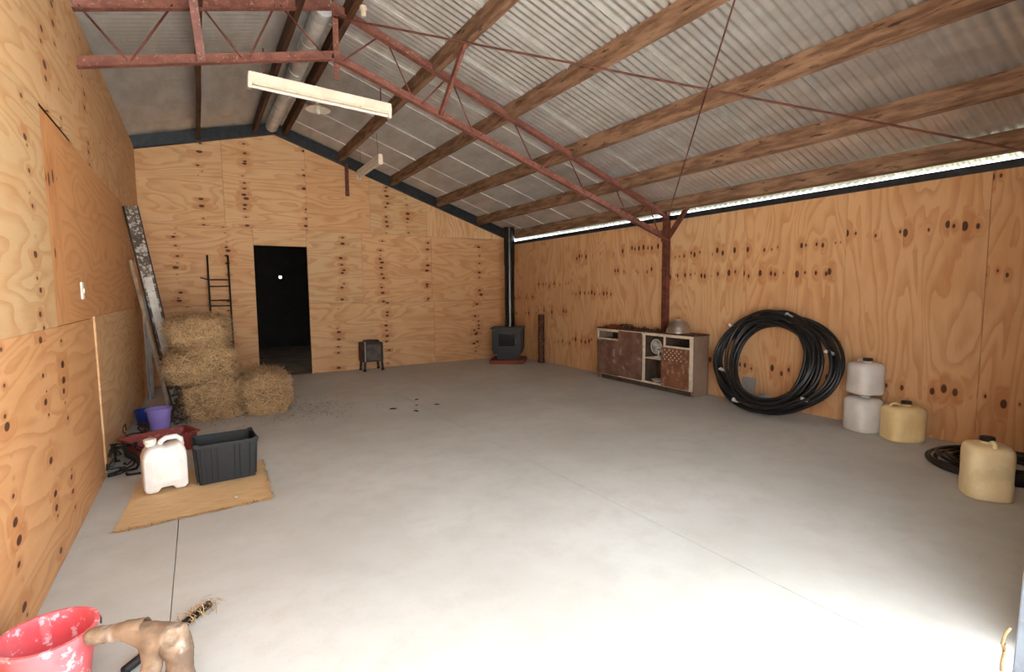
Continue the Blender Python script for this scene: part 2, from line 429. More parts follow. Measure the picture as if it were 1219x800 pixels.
ply(wl, -2.15, 0, 1.182, 2.337, 'y', 0, warm=.6, rows=(-1.2,), seed=4.2)
ply(wl, -9.0, -6.75, 2.337, 3.55, 'y', 0, tone=.7, rows=(-7.2,), seed=3.9, proud=.02)
ply(wl, -6.75, -4.55, 2.337, 3.55, 'y', 0, tone=.7, rows=(-5.3, -4.95), seed=0.4, proud=.02)
ply(wl, -4.55, -2.15, 2.337, HL, 'y', 0, tone=.5, warm=.2, rows=(-3.9,), seed=6.1)
ply(wl, -2.15, 0, 2.337, HL, 'y', 0, tone=.6, warm=.15, seed=7.1)
MB().box((-0.045, -4.5, 1.69), (0.06, 9.0, 3.38)).build('backing', BACK, wl)

# right wall
wr = struct(empty('wall_right'))
ys = [-9.0, -8.5, -7.425, -6.34, -5.22, -4.075, -3.0, -1.92, -0.85, 0.0]
rw = [(.9, 1.9), (.42, 1.45, 2.2), (.44, 1.86), (.42, 1.5, 1.78), (.45, 1.52, 1.8), (.55, 1.62, 1.95), (.5, 1.3, 1.9), (.42, .95, 1.45), (.9, 1.2)]
tn = [(.3, .4), (.25, .35), (.35, .25), (.4, .3), (.6, .05), (.45, .15), (.4, .2), (.35, .2), (.35, .3)]
for k in range(9):
    ply(wr, ys[k], ys[k+1], 0, HR - 0.05, 'y', W, grain='v', tone=tn[k][0], warm=tn[k][1], rows=rw[k], seed=1.37*k + .6)
MB().box((W + 0.045, -4.5, 1.13), (0.06, 9.0, 2.26)).build('backing', BACK, wr)
# front wall with the wide opening the photograph is taken from
wf = struct(empty('wall_front'))
OX = 3.16; OZ = 2.2
def frontsheet(x0, x1, z0):
    MB().add([(x0, YF, z0), (x1, YF, z0), (x1, YF, zroof(x1)), (x0, YF, zroof(x0)), (x0, YF - .04, z0), (x1, YF - .04, z0), (x1, YF - .04, zroof(x1)), (x0, YF - .04, zroof(x0))],
        [(0, 1, 2, 3), (7, 6, 5, 4), (0, 4, 5, 1), (1, 5, 6, 2), (2, 6, 7, 3), (3, 7, 4, 0)]).build('panel', CLAD, wf)
for k in range(4):
    a = OX + .03 + (W - OX - .05)/4*k; frontsheet(a, a + (W - OX - .05)/4, 0)
frontsheet(0.02, RX, OZ); frontsheet(RX, OX + .03, OZ)

# eave and rake steel angles
MB().box((W - 0.012, -4.45, HR - .028), (0.05, 8.9, 0.062)).build('trim_1', STEEL)['kind'] = 'structure'
def rake(a, b, nm):
    MB().bar((a[0], -0.03, a[1] + .08), (b[0], -0.03, b[1] + .08), 0.07, 0.165).build(nm, STEEL)['kind'] = 'structure'
rake((-0.02, tb(-0.02)), (RX, RZ), 'trim_2'); rake((RX, RZ), (W - .03, tb(W - .03)), 'trim_3')
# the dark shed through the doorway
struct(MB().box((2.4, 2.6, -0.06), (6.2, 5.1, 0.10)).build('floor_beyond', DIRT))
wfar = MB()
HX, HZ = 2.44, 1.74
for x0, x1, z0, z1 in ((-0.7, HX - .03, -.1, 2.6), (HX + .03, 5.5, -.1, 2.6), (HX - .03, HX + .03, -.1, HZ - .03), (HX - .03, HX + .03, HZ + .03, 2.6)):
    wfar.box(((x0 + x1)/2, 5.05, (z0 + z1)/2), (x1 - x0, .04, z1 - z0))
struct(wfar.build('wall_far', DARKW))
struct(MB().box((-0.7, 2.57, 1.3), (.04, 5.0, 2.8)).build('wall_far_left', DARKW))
struct(MB().box((5.5, .62, 1.3), (.04, 1.1, 2.8)).box((5.5, 3.65, 1.3), (.04, 2.9, 2.8)).box((5.5, 1.68, 1.85), (.04, 1.1, 1.7)).build('wall_far_right', DARKW))  # low unseen opening added here to let light onto the floor beyond
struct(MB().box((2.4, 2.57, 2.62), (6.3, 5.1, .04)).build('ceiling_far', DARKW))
# yard outside
struct(MB().box((2, -34.5, -0.09), (120, 50, 0.1)).build('ground', YARD))
struct(MB().box((36.6, 5, -0.1), (60, 30, 0.1)).build('ground_side', DARK_GROUND))

# ------------------------------------------------------------------ roof
ce = struct(empty('ceiling'))
def sheet_mesh(width, L):
    mb = MB(); P = 0.0762; n = int(round(width/P*6)); 
    xs = [width*i/n for i in range(n + 1)]
    top = [(x, 0, 0.0105*math.cos(2*math.pi*x/P)) for x in xs]; bot = [(x, L, 0.0105*math.cos(2*math.pi*x/P)) for x in xs]
    mb.add(top + bot, [(i, i + 1, n + 2 + i, n + 1 + i) for i in range(n)])
    # down-turned lap edge at the sheet front, its pale colour imitating caught light
    a = mb.v[n]; b = mb.v[2*n + 1]
    mb.add([(a[0], a[1], a[2]), (b[0], b[1], b[2]), (b[0] + .008, b[1], b[2] - .015), (a[0] + .008, a[1], a[2] - .015)], [(0, 1, 2, 3)])
    me = mb.mesh('roof_sheet', GALV, 50); me.materials.append(LAP_GLINT); me.polygons[len(me.polygons) - 1].material_index = 1
    return me
SW = 0.762
LR = math.hypot(1, SP)*(W + 0.27 - RX - .05); LL = math.hypot(1, SL)*(RX - .05 + 1.2)
mr = sheet_mesh(SW + .0381, LR); ml = sheet_mesh(SW + .0381, LL)
y = 1.0; k = 0
while y > -9.0:
    lift = 0.0 if k % 2 else 0.0025
    o = link('roof_sheet', mr, ce)     # local x -> -world y, local y -> down slope
    d = Vector((1, 0, -SP)).normalized(); n = Vector((0, -1, 0)).cross(d)
    p = Vector((RX + .05, y, zroof(RX + .05) + .009 + lift))
    o.matrix_local = Matrix(((0, d.x, n.x, p.x), (-1, d.y, n.y, p.y), (0, d.z, n.z, p.z), (0, 0, 0, 1)))
    o = link('roof_sheet', ml, ce)
    d = Vector((-1, 0, -SL)).normalized(); n = Vector((0, -1, 0)).cross(d)
    p = Vector((RX - .05, y, zroof(RX - .05) + .009 + lift))
    o.matrix_local = Matrix(((0, d.x, n.x, p.x), (-1, d.y, n.y, p.y), (0, d.z, n.z, p.z), (0, 0, 0, 1)))
    y -= SW; k += 1
# ridge cap: a rolled zinc capping seen from below between the two ridge purlins
rc = MB(); prof = []
for a in range(0, 181, 15): prof.append((RX + .07*math.cos(math.radians(a)), zroof(RX) + .005 + .055*math.sin(math.radians(a))))
prof = [(RX + .28, zroof(RX + .28) + .03)] + prof + [(RX - .28, zroof(RX - .28) + .03)]
rc.loft([[(px, yy, pz) for px, pz in prof] for yy in (1.0, -9.0)], False, False, False)
rc.build('ridge_cap', RIDGE, ce, True)
rt_ = thing('ridge_duct', 'silver round zinc duct running along the ridge between the two ridge purlins', 'duct')
DX, DZ, DR = RX - .045, 3.905, .085
def duct(y0, y1):
    MB().tube([(DX, y0, DZ), (DX, y1, DZ)], DR, 24).build('duct_section', DUCT, rt_, 50)
cuts = [-.12, -.92, -1.72, -2.52, -3.32, -4.03, -4.62, -5.02, -5.72, -6.52, -7.32, -8.12]
for a, b in zip(cuts, cuts[1:]):
    if a == -4.03: continue
    duct(a, b); MB().tube([(DX, b + .05, DZ), (DX, b + .005, DZ)], DR + .004, 24).build('joint_band', DUCT, rt_, 50)
struct(MB().box((-1.15, -4.4, 1.55), (.04, 9.0, 3.1)).build('wall_outer', CLAD))

def purlin(x, label, wd=0.05, y0=-8.44, y1=-0.066, mat=None):
    s = -math.atan(SP) if x >= RX else math.atan(SL)
    n = 40; rings = []
    ph = random.random()*50
    sgn = SP if x >= RX else -SL
    for i in range(n + 1):
        yy = y0 + (y1 - y0)*i/n
        wob = 0.006*noise.noise((yy*1.3, ph, 0)); 
        r = []
        for dx, dz in ((-wd/2, 0), (wd/2, 0), (wd/2, .146), (-wd/2, .146)):
            r.append((x + dx + wob, yy, zpur(x) - sgn*dx + dz + (wob*.5 if dz == 0 else 0)))
        rings.append(r)
    o = MB().loft(rings).build('purlin', mat or TIMBER)
    return tag(o, label, 'beam')
purlin(2.795, 'rough timber roof purlin, first one down the right slope from the ridge pair')
purlin(3.665, 'rough timber roof purlin, second down the right slope from the ridge pair')
purlin(4.53, 'rough timber roof purlin, third down the right slope, stained with dark patches')
purlin(5.355, 'rough timber roof purlin, next above the eave on the right slope')
purlin(6.055, 'rough timber eave purlin along the top of the right wall')
purlin(0.785, 'dark timber purlin halfway down the left roof slope', mat=TIMBER_DARK)
purlin(1.955, 'dark timber ridge purlin on the right side of the zinc ridge cap', mat=TIMBER_DARK)
purlin(1.535, 'dark timber ridge purlin on the left side of the zinc ridge cap', mat=TIMBER_DARK)

# ------------------------------------------------------------------ truss
YT = -4.074
tr = thing('roof_truss', 'red oxide painted steel roof truss with zigzag rod webs spanning the shed', 'truss')
def tz(x): return 3.905 - (3.905 - 2.355)/(6.08 - RX)*(x - RX) if x >= RX else 3.905 - (3.905 - 3.43)/RX*(RX - x)
def bz(x): return 3.475 - (3.475 - 2.03)/(6.16 - RX)*(x - RX) if x >= RX else 3.475 - (3.475 - 3.03)/RX*(RX - x)
def chord(f, x0, x1, nm, h=.085, wdt=.06):
    # steel angle section: a vertical leaf and a lower flange
    a, b = (x0, YT, f(x0)), (x1, YT, f(x1))
    MB().bar(a, b, .008, h).bar((a[0], YT - wdt/2, a[2] - h/2), (b[0], YT - wdt/2, b[2] - h/2), wdt, .008).build(nm, RED, tr)
chord(tz, 0.0, RX, 'top_chord', .09); chord(tz, RX, 6.12, 'top_chord', .09)
chord(bz, 0.0, RX + .01, 'bottom_chord'); chord(bz, RX - .01, 6.16, 'bottom_chord')
nodes = [(0.03, 0.30, 1), (0.32, 0.61, 0), (0.80, 1.07, 1), (1.13, 1.35, 0), (1.39, 1.74, 1), (1.90, 2.25, 0), (2.31, 2.56, 1), (2.65, 2.93, 0),
         (2.98, 3.21, 1), (3.30, 3.62, 0), (3.70, 3.98, 1), (4.06, 4.36, 0), (4.44, 4.72, 1), (4.80, 5.08, 0), (5.16, 5.42, 1), (5.50, 5.76, 0), (5.8, 5.98, 1)]
for a, b, dn in nodes:
    p, q = ((a, YT, tz(a)), (b, YT, bz(b))) if dn else ((a, YT, bz(a)), (b, YT, tz(b)))
    MB().tube([p, q], .008, 6).build('web_rod', RED2, tr, True)
MB().box((RX + .035, YT + .02, 3.64), (.05, .012, .52)).box((RX + .035, YT + .04, 3.34), (.04, .01, .12)).build('king_post', RED, tr)
MB().bar((.785, YT, bz(.785) - .03), (.74, YT - .25, zpur(.74) + .03), .06, .012, (0, 1, 0)).build('fly_brace', RED, tr)
MB().bar((2.84, YT, bz(2.84) - .03), (2.79, YT - .70, zpur(2.8) + .03), .03, .06).build('fly_brace', RED, tr)
cm = MB().box((6.135, YT, 1.2), (.075, .075, 2.4))
cm.build('column', RED2, tr)
MB().bar((6.135, YT - .02, 2.03), (6.12, YT - .36, 2.40), .05, .05).build('knee_brace', RED2, tr)
MB().box((6.10, YT - .005, 2.06), (.14, .012, .16)).build('gusset_plate', RED2, tr)

def rod(name, label, a, b, r=.007, sag=.0, twist=None, mat=RED2):
    a = Vector(a); b = Vector(b)
    pts = [a + (b - a)*t/20 - Vector((0, 0, sag*4*(t/20)*(1 - t/20))) for t in range(21)]
    return tag(MB().tube(pts, r, 6).build(name, mat, smooth=True), label, 'brace')
rod('brace_rod', 'long thin bracing rod running from the truss peak down to the right eave', (RX + .02, YT, 3.81), (6.12, -7.72, zpur(6.12) - .03), .009, .0)
rod('brace_rod', 'thin bracing rod rising steeply from the wall column top towards the roof', (6.09, YT - .06, 2.32), (2.25, -8.42, zpur(2.25) - .03), .006, .0)

# steel hanger under a purlin end at the back wall
tag(MB().box((2.895, -0.07, 3.22), (.05, .05, .52)).build('purlin_hanger', RED2), 'short rusty steel post hanging from a purlin at the back wall', 'bracket')

# ------------------------------------------------------------------ lights (unlit)
def batten(name, label, L):
    t = thing(name, label, 'light')
    MB().box((0, 0, .062), (L, .055, .085)).build('housing', WHITEP, t, bevel=.006)
    MB().box((0, 0, .012), (L - .05, .035, .018)).build('reflector', CREAMP, t)
    MB().tube([(-L/2 + .03, 0, -.012), (L/2 - .03, 0, -.012)], .014, 12).build('tube', WHITEPL, t, 40)
    for sx in (-1, 1):
        MB().box((sx*(L/2 - .012), 0, .02), (.03, .06, .11)).build('lamp_holder', WHITEP, t, bevel=.005)
    return t
l1 = batten('batten_light', 'long white fluorescent batten light hung on rods below the truss', 1.24)
l1.location = (1.734, YT + .06, 3.085); l1.rotation_euler = (0, math.radians(2.4), math.radians(1))
for sx in (-.50, .52):
    zz = bz(l1.location.x + sx) - .03 - l1.location.z
    MB().tube([(sx, 0, .10), (sx - .005, -.01, zz + .1)], .006, 6).build('hanging_rod', RED2, l1, True)
pts = [(.55, .02, .07), (.66, .05, .10), (.78, .10, .02), (.9, .2, .3)]
l2 = batten('batten_light', 'small white batten light on a wire near the back wall', 1.12)
l2.location = (2.862, -1.47, 3.10); l2.rotation_euler = (0, 0, math.radians(90))
MB().tube([(-.45, 0, .07), (-.42, 0, zpur(2.87) - 3.10 + .02)], .004, 6).build('hanging_wire', RED2, l2, True)
MB().tube([(.45, 0, .07), (.42, 0, zpur(2.87) - 3.10 + .02)], .004, 6).build('hanging_wire', RED2, l2, True)

pl = thing('pendant_lamp', 'round flat white pendant lamp shade hung from the ridge purlin', 'light', (2.03, -2.25, 3.575))
MB().lathe([(.032, .06), (.06, .045), (.145, 0), (.147, -.006), (.140, -.004), (.055, .035), (.03, .045)], n=32, cap0=False, cap1=False).build('shade', WHITEP, pl, True)
MB().lathe([(.02, .0), (.022, .03), (.022, .09), (.012, .10)], n=16).build('lamp_holder', WHITEP, pl, 40)
MB().lathe([(.004, -.06), (.02, -.05), (.028, -.03), (.02, -.005), (.014, .01)], n=16).build('bulb', WHITEPL, pl, True)
MB().tube([(0, 0, .1), (0, 0, .20)], .006, 6).build('stem', RED2, pl, True)
MB().lathe([(.035, .195), (.035, .21), (.02, .222)], n=16).build('ceiling_rose', WHITEP, pl, 40)

pf = thing('lamp_fitting', 'small cream lamp fitting on the ridge purlin beside the truss peak', 'light', (2.0, -4.42, zpur(1.99) - .03))
MB().lathe([(.03, .028), (.03, .0), (.02, -.01), (.02, -.05), (.016, -.055)], n=16).build('holder', CREAMP, pf, 40)
# ------------------------------------------------------------------ wood heater corner
st = thing('wood_heater', 'black wood heater with tall flue on a brick hearth in the corner', 'stove', (5.62, -0.72, 0), math.radians(-38))
hb = MB().box((0, 0, 0), (.205, .098, .068)).mesh('brick', BRICK, bevel=.006)
hearth = MB().box((0, 0, .035), (.64, .62, .06)).build('hearth', BRICK, st)
for i in range(3):
    for j in range(6):
        link('brick', hb, hearth, ((-.218 + i*.218), -.268 + j*.107, .0375), (0, 0, 0))
bz0 = .072
MB().box((0, .02, bz0 + .05), (.40, .36, .10)).build('pedestal', BLACKM, st, bevel=.008)
MB().box((0, 0, bz0 + .335), (.52, .46, .47)).build('firebox', BLACKM, st, bevel=.015)
MB().box((0, -.01, bz0 + .585), (.60, .52, .03)).build('top_plate', BLACKM, st, bevel=.008)
for sx in (-1, 1):
    MB().box((sx*.275, .01, bz0 + .36), (.012, .42, .40)).build('heat_shield', BLACKM, st, bevel=.004)
d = MB().box((0, -.245, bz0 + .35), (.40, .035, .34)).build('door', BLACKM, st, bevel=.01)
MB().box((0, -.265, bz0 + .37), (.29, .008, .22)).build('glass', GLASSB, d)
MB().tube([(.17, -.265, bz0 + .40), (.17, -.30, bz0 + .39), (.17, -.305, bz0 + .31)], .01, 8).build('handle', GREYSTEEL, d, True)
MB().box((0, -.235, bz0 + .13), (.36, .02, .05)).build('ash_lip', BLACKM, st, bevel=.006)
fx, fy = .02, .11
ftop = 1.85
for a, b in ((.672, 1.20), (1.20, 1.82)):
    MB().lathe([(.094, a), (.099, a + .002), (.099, a + .03), (.094, a + .034), (.094, b)], (fx, fy, 0), 24).build('flue_pipe', FLUE, st, 30)
MB().lathe([(.10, 1.82), (.104, 1.825), (.104, 2.52), (.10, 2.525)], (fx, fy, 0), 24).build('flue_casing', FLUE, st, 30)

tp = thing('steel_pipe', 'dark rusty steel pipe standing upright against the right wall', 'pipe', (6.075, -1.15, 0))
MB().lathe([(.058, 0), (.058, .9), (.048, .9), (.048, .02)], n=20, cap0=False, cap1=True).build('tube', RUSTY, tp, 40)
MB().lathe([(.061, .015), (.064, .02), (.064, .06), (.061, .065)], n=20).build('collar', RUSTY, tp, 40)

# small iron firebox on legs
hb_ = thing('iron_firebox', 'small dark iron box on four legs against the back wall', 'brazier', (3.165, -0.20, 0), math.radians(2)); hb_.scale = (1.12, 1.1, 1.14)
MB().box((0, 0, .285), (.30, .24, .29)).build('body', DARKIRON, hb_, bevel=.008)
MB().box((0, -.124, .28), (.22, .012, .24)).build('front_panel', GREYIRON, hb_, bevel=.004)
MB().box((-.156, 0, .285), (.012, .22, .29)).build('side_plate', RUSTY, hb_, bevel=.004)
MB().lathe([(.12, 0), (.125, .005), (.125, .02), (.11, .03)], (0, 0, .43), 20).build('top_ring', BLACKM, hb_, 40)
MB().box((-.132, -.128, .30), (.014, .016, .30)).build('door_edge', GREYSTRIP, hb_)
for sx in (-1, 1):
    for sy in (-1, 1):
        lg = MB().bar((sx*.13, sy*.10, .15), (sx*.14, sy*.105, .02), .028, .028).build('leg', BLACKM, hb_)
        MB().lathe([(.02, 0), (.025, .006), (.025, .026), (.018, .03)], (sx*.14, sy*.105, 0), 12).build('foot', BLACKM, lg, 40)

# ------------------------------------------------------------------ cabinet
cb = thing('sideboard_cabinet', 'weathered brown sideboard cabinet with cream trim against the right wall', 'cabinet')
FLc, FRc = Vector((5.90, -2.95, 0)), Vector((5.83, -4.80, 0))
ax = (FRc - FLc); CL = ax.length; ax.normalize()
back = Vector((0, 0, 1)).cross(ax); back = back if back.x > 0 else -back
cb.matrix_world = Matrix(((ax.x, back.x, 0, FLc.x), (ax.y, back.y, 0, FLc.y), (0, 0, 1, 0), (0, 0, 0, 1)))
CD, CH, z0 = .285, .78, .07
def cbox(nm, x0, x1, y0, y1, a, b, mat, bev=.003, par=None):
    return MB().box(((x0 + x1)/2, (y0 + y1)/2, (a + b)/2), (x1 - x0, y1 - y0, b - a)).build(nm, mat, par or cb, bevel=bev)
cbox('side_panel', 0, .02, .012, CD, 0, CH - .02, SIDEP); cbox('side_panel', CL - .02, CL, .012, CD, 0.0, CH - .02, SIDEP)
cbox('back_panel', .02, CL - .02, CD - .012, CD, z0, CH - .02, INSIDE)
cbox('bottom_panel', .02, CL - .02, .012, CD - .012, z0, z0 + .02, INSIDE)
cbox('plinth', .06, CL - .06, .03, .05, 0.0, z0, INSIDE)
cbox('top_panel', -.015, CL + .01, -.01, CD, CH - .02, CH, RUSTY)
cbox('rail', 0, CL, -.012, .012, CH - .055, CH - .02, CREAMP)
cbox('bottom_rail', 0, CL, -.012, .012, z0, z0 + .025, CREAMP)
t1, t2, t3, t4 = .27*CL, .53*CL, .745*CL, .97*CL
cbox('stile', 0, .022, -.012, .012, z0 + .025, CH - .055, CREAMP)
cbox('stile', t2, t2 + .04, -.012, .012, z0 + .025, CH - .055, CREAMP)
cbox('stile', t3 - .01, t3 + .015, -.012, .012, CH - .19, CH - .055, CREAMP)
cbox('stile', CL - .045, CL, -.012, .012, z0 + .025, CH - .055, CREAMP)
cbox('divider', t2 + .01, t2 + .025, .012, CD - .012, z0 + .02, CH - .02, INSIDE)
cbox('divider', t3 - .005, t3 + .01, .012, CD - .012, z0 + .02, CH - .02, INSIDE)
cbox('divider', t1 - .01, t1, .012, CD - .012, z0 + .02, CH - .02, INSIDE)
cbox('drawer_rail', .022, t1, -.012, .012, CH - .18, CH - .158, CREAMP)
cbox('drawer_rail', t3 + .015, CL - .045, -.012, .012, CH - .19, CH - .165, CREAMP)
cbox('drawer_floor', .022, t1 - .01, .012, CD - .012, CH - .175, CH - .165, INSIDE)
cbox('drawer_floor', t3 + .015, CL - .03, .012, CD - .012, CH - .185, CH - .172, INSIDE)
dd = cbox('door', .012, t1 - .004, -.028, -.012, z0 + .01, CH - .182, DOORP)
MB().tube([(t1 - .07, -.028, .47), (t1 - .07, -.055, .46), (t1 - .07, -.055, .38), (t1 - .07, -.028, .37)], .008, 8).build('handle', GREYSTRIP, dd, True)
cbox('door', t1, t2 - .005, -.030, -.012, z0 + .02, CH - .03, DOORP)
d3 = cbox('door', t3 - .03, CL - .04, -.028, -.012, z0 + .01, CH - .192, DOORR)
# perforated vent pattern on the right door: rows of small studs
dots = MB()
for i in range(9):
    for j in range(5):
        if (i + j) % 2 == 0: dots.lathe([(.009, 0), (.009, .004)], (0, 0, 0), 8)
        else: continue
        n = 16; c = Matrix.Translation((t3 + .04 + i*.034, -.028, CH - .22 - j*.03)) @ Matrix.Rotation(math.radians(90), 4, 'X')
        dots.v[-n:] = [tuple(c @ Vector(v)) for v in dots.v[-n:]]
dots.build('vent_studs', CREAMP, d3)
cbox('shelf', t2 + .025, t3 - .005, .012, CD - .012, .405, .42, CREAMP)
MC = cb.matrix_world.copy()
def onc(x, y, z): return MC @ Vector((x, y, z))
CR = math.atan2(ax.y, ax.x)

fn = thing('desk_fan', 'small white desk fan on the shelf in the open cabinet bay', 'fan', onc(t2 + .19, .105, .42), CR)
MB().lathe([(.055, 0), (.057, .006), (.05, .016), (.02, .022)], n=24).build('base', WHITEPL, fn, 40)
MB().tube([(0, 0, .02), (0, 0, .10)], .012, 10).build('stem', WHITEPL, fn, True)
MB().lathe([(.012, -.035), (.028, -.03), (.03, .02), (.015, .03)], n=16).xform(Matrix.Translation((0, .01, .155)) @ Matrix.Rotation(math.radians(90), 4, 'X')).build('motor', WHITEPL, fn, 40)
gd = MB()
RM = Matrix.Translation((0, -.03, .155)) @ Matrix.Rotation(math.radians(90), 4, 'X')
for r in (.03, .055, .08, .098):
    gd.tube([RM @ Vector((r*math.cos(a*math.pi/12), r*math.sin(a*math.pi/12), .012)) for a in range(24)], .0022 if r < .09 else .005, 5, True)
for a in range(16):
    gd.tube([RM @ Vector((r*math.cos(a*math.pi/8), r*math.sin(a*math.pi/8), .012)) for r in (.01, .098)], .0018, 4)
gd.build('guard', WHITEPL, fn, True)
for b in range(3):
    a = b*2*math.pi/3 + .3; bl = MB()
    rings = []
    for r, wd in ((.015, .02), (.04, .055), (.07, .065), (.088, .03)):
        rings.append([RM @ Vector((r*math.cos(a) - q*math.sin(a)*wd, r*math.sin(a) + q*math.cos(a)*wd, q*.02 + h)) for q, h in ((-.5, 0), (.5, 0), (.5, .002), (-.5, .002))])
    bl.loft(rings).build('blade', GREYSTRIP, fn)
pt = tag(MB().lathe([(.06, 0), (.065, .004), (.10, .03), (.098, .032), (.06, .01)], n=28).build('enamel_dish', WHITEPL, None, 40, loc=onc(t2 + .20, .11, z0 + .021)), 'white dish on the cabinet floor below the desk fan', 'dish')
# things on top of the cabinet
bw = thing('aluminium_bowl', 'upturned dull aluminium bowl on the right end of the cabinet top', 'bowl', onc(1.50, .115, CH + .002))
MB().lathe([(.145, 0), (.152, .004), (.152, .014), (.147, .02), (.142, .06), (.125, .11), (.09, .145), (.05, .16), (.0005, .163)], n=40).build('shell', TINFOIL, bw, 60)
MB().lathe([(.045, .156), (.05, .160), (.048, .172), (.044, .172)], n=24).build('foot_ring', TINFOIL, bw, 40)
tag(MB().box((0, 0, .012), (.30, .10, .02)).box((.02, .03, .03), (.22, .03, .015)).build('rusty_plate', noisy('orange_rust', srgb(150, 74, 42), srgb(110, 54, 34), 12, .8), loc=onc(.22, .11, CH + .002), rot=(0, 0, CR + .1), bevel=.003), 'orange rusted iron plate on the left end of the cabinet top', 'scrap iron')
ch = MB()
for i in range(22):
    t = i/21; c = Vector((.52 + t*.78, .10 + .05*math.sin(i*.9), CH + .014 + (.012 if i % 3 == 0 else 0)))
    R = Matrix.Rotation(math.radians(90*(i % 2)*.6 + 15), 4, 'X') @ Matrix.Rotation(.4*math.sin(i*2.1), 4, 'Z')
    ch.tube([c + R @ Vector((.026*math.cos(a*math.pi/6), .015*math.sin(a*math.pi/6), 0)) for a in range(12)], .0055, 6, True)
tag(ch.build('iron_chain', RUSTY, smooth=True).__class__ and bpy.data.objects['iron_chain'], 'rusty iron chain laid along the cabinet top beside the bowl', 'chain')
bpy.data.objects['iron_chain'].matrix_world = MC
tm = MB()
for i in range(7):
    a = random.uniform(0, math.pi); p = Vector((.52 + random.uniform(-.10, .10), .13 + random.uniform(-.03, .03), CH + .03 + i*.004)); q = Vector((math.cos(a), math.sin(a)*.4, random.uniform(-.1, .25)))*.075
    tm.tube([p - q, p, p + q], .006, 6)
o = tm.build('scrap_irons', BLACKM, smooth=True); o.matrix_world = MC; tag(o, 'small heap of dark scrap irons on the cabinet top', 'scrap iron')

# ------------------------------------------------------------------ pipe coil
pc = thing('pipe_coil', 'large black poly pipe coil standing tilted against the right wall', 'pipe coil')
cb0 = Vector((5.70, -5.80, 0.0)); ct = Vector((6.04, -5.76, 1.13))
uz = (ct - cb0).normalized(); ux = Vector((0, -1, 0)); un = ux.cross(uz).normalized()
cc = (cb0 + ct)/2
def loop_pts(cx, cz, rx, rz, off, n=72, ph=0, wob=.012):
    return [cc + ux*(cx + rx*math.cos(2*math.pi*i/n) + wob*math.sin(4*math.pi*i/n + ph)) + uz*(cz + rz*math.sin(2*math.pi*i/n) + wob*math.cos(6*math.pi*i/n + ph)) + un*(off + .015*math.sin(2*math.pi*i/n + ph)) for i in range(n)]
random.seed(21)
PR = .0165
rb = .555
loops = MB()
for i in range(26):
    A = i < 14
    l = random.uniform(-.70, -.60) if A else random.uniform(-.49, -.41)
    r = random.uniform(.44, .70) if A else random.uniform(.39, .62)
    b_ = random.uniform(-.55, -.42) if i > 2 else -.553
    t_ = random.uniform(.40, .55)
    off = -.085 + .17*((i*7) % 26)/25
    loops.tube(loop_pts((l + r)/2, (b_ + t_)/2, (r - l)/2, (t_ - b_)/2, off, 72, random.random()*6, .006), PR, 8, True)
loops.build('pipe_loops', PIPEPL, pc, True)
for ang, rr, wd in ((75, .545, .10), (142, .60, .075), (15, .60, .13), (-40, .57, .12), (-118, .575, .1), (200, .52, .06)):
    a = math.radians(ang); p = cc + ux*(rr*1.05*math.cos(a)) + uz*(rr*.95*math.sin(a)); rd = (ux*math.cos(a) + uz*math.sin(a)); tg = (uz*math.cos(a) - ux*math.sin(a))
    R = Matrix((rd, tg, un)).transposed()
    MB().box(p, (.05, .03, .225), R).build('tape_band', TAPE, pc, bevel=.012)
# things inside the ring
tag(MB().box((0, 0, .155), (.012, .17, .31)).build('grey_board', GREYSHEET, loc=(6.10, -5.36, 0.0), rot=(0, math.radians(9), 0), bevel=.003), 'small grey board leaning on the wall inside the pipe coil', 'board')
nb = MB(); 
for i in range(1): nb.loft([[(.075*math.copysign(abs(math.cos(a*math.pi/8))**.6, math.cos(a*math.pi/8))*s_, .07*math.copysign(abs(math.sin(a*math.pi/8))**.6, math.sin(a*math.pi/8))*s_, z_ + .01*math.sin(a*2.1)) for a in range(16)] for s_, z_ in ((.9, 0.012), (1.05, .05), (1, .11), (.85, .14), (.5, .155))])
tag(nb.build('crumpled_bag', BLUEGREY, None, 50, loc=(6.03, -5.62, 0)), 'crumpled pale grey bag on the floor behind the pipe coil', 'bag')

# ------------------------------------------------------------------ plastic drums
def superring(a, b, z, n=32, p=.55, cx=0, cy=0):
    out = []
    for i in range(n):
        t = 2*math.pi*i/n; c, s = math.cos(t), math.sin(t)
        out.append((cx + a*math.copysign(abs(c)**p, c), cy + b*math.copysign(abs(s)**p, s), z))
    return out
def drum(label, loc, rz, h, r, mat, capmat, group=None, handle=True, cat='drum'):
    t = thing('plastic_drum', label, cat, loc, rz, group)
    prof = [(.90, 0.0), (.97, .012), (1.0, .05), (1.0, .30), (.985, .32), (.985, .60), (1.0, .63), (1.0, .82), (.96, .90), (.84, .955), (.66, .975), (.30, .98)]
    MB().loft([superring(r*s, r*.92*s, z*h, p=.62) for s, z in prof]).build('body', mat, t, 70)
    nx = -r*.15
    MB().lathe([(.036, 0), (.036, .018), (.028, .02)], (nx, 0, h*.975), 20).build('neck', mat, t, 40)
    MB().lathe([(.038, 0), (.04, .003), (.04, .022), (.036, .026)], (nx, 0, h*.975 + .016), 20).build('cap', capmat, t, 40)
    if handle:
        MB().tube([(r*.75, 0, h*.93), (r*.66, 0, h*1.03), (r*.5, 0, h*1.05), (r*.3, 0, h*1.03), (r*.2, 0, h*.965)], .012, 8).build('handle', mat, t, True)
    return t
drum('lower of two stacked cloudy white drums by the right wall', (5.98, -6.655, 0), math.radians(65), .325, .145, CLEARPL, BLACKPL)
drum('upper of two stacked cloudy white drums, with a dark cap and white handle', (5.985, -6.66, .352), math.radians(60), .30, .14, CLEARPL, BLACKPL)
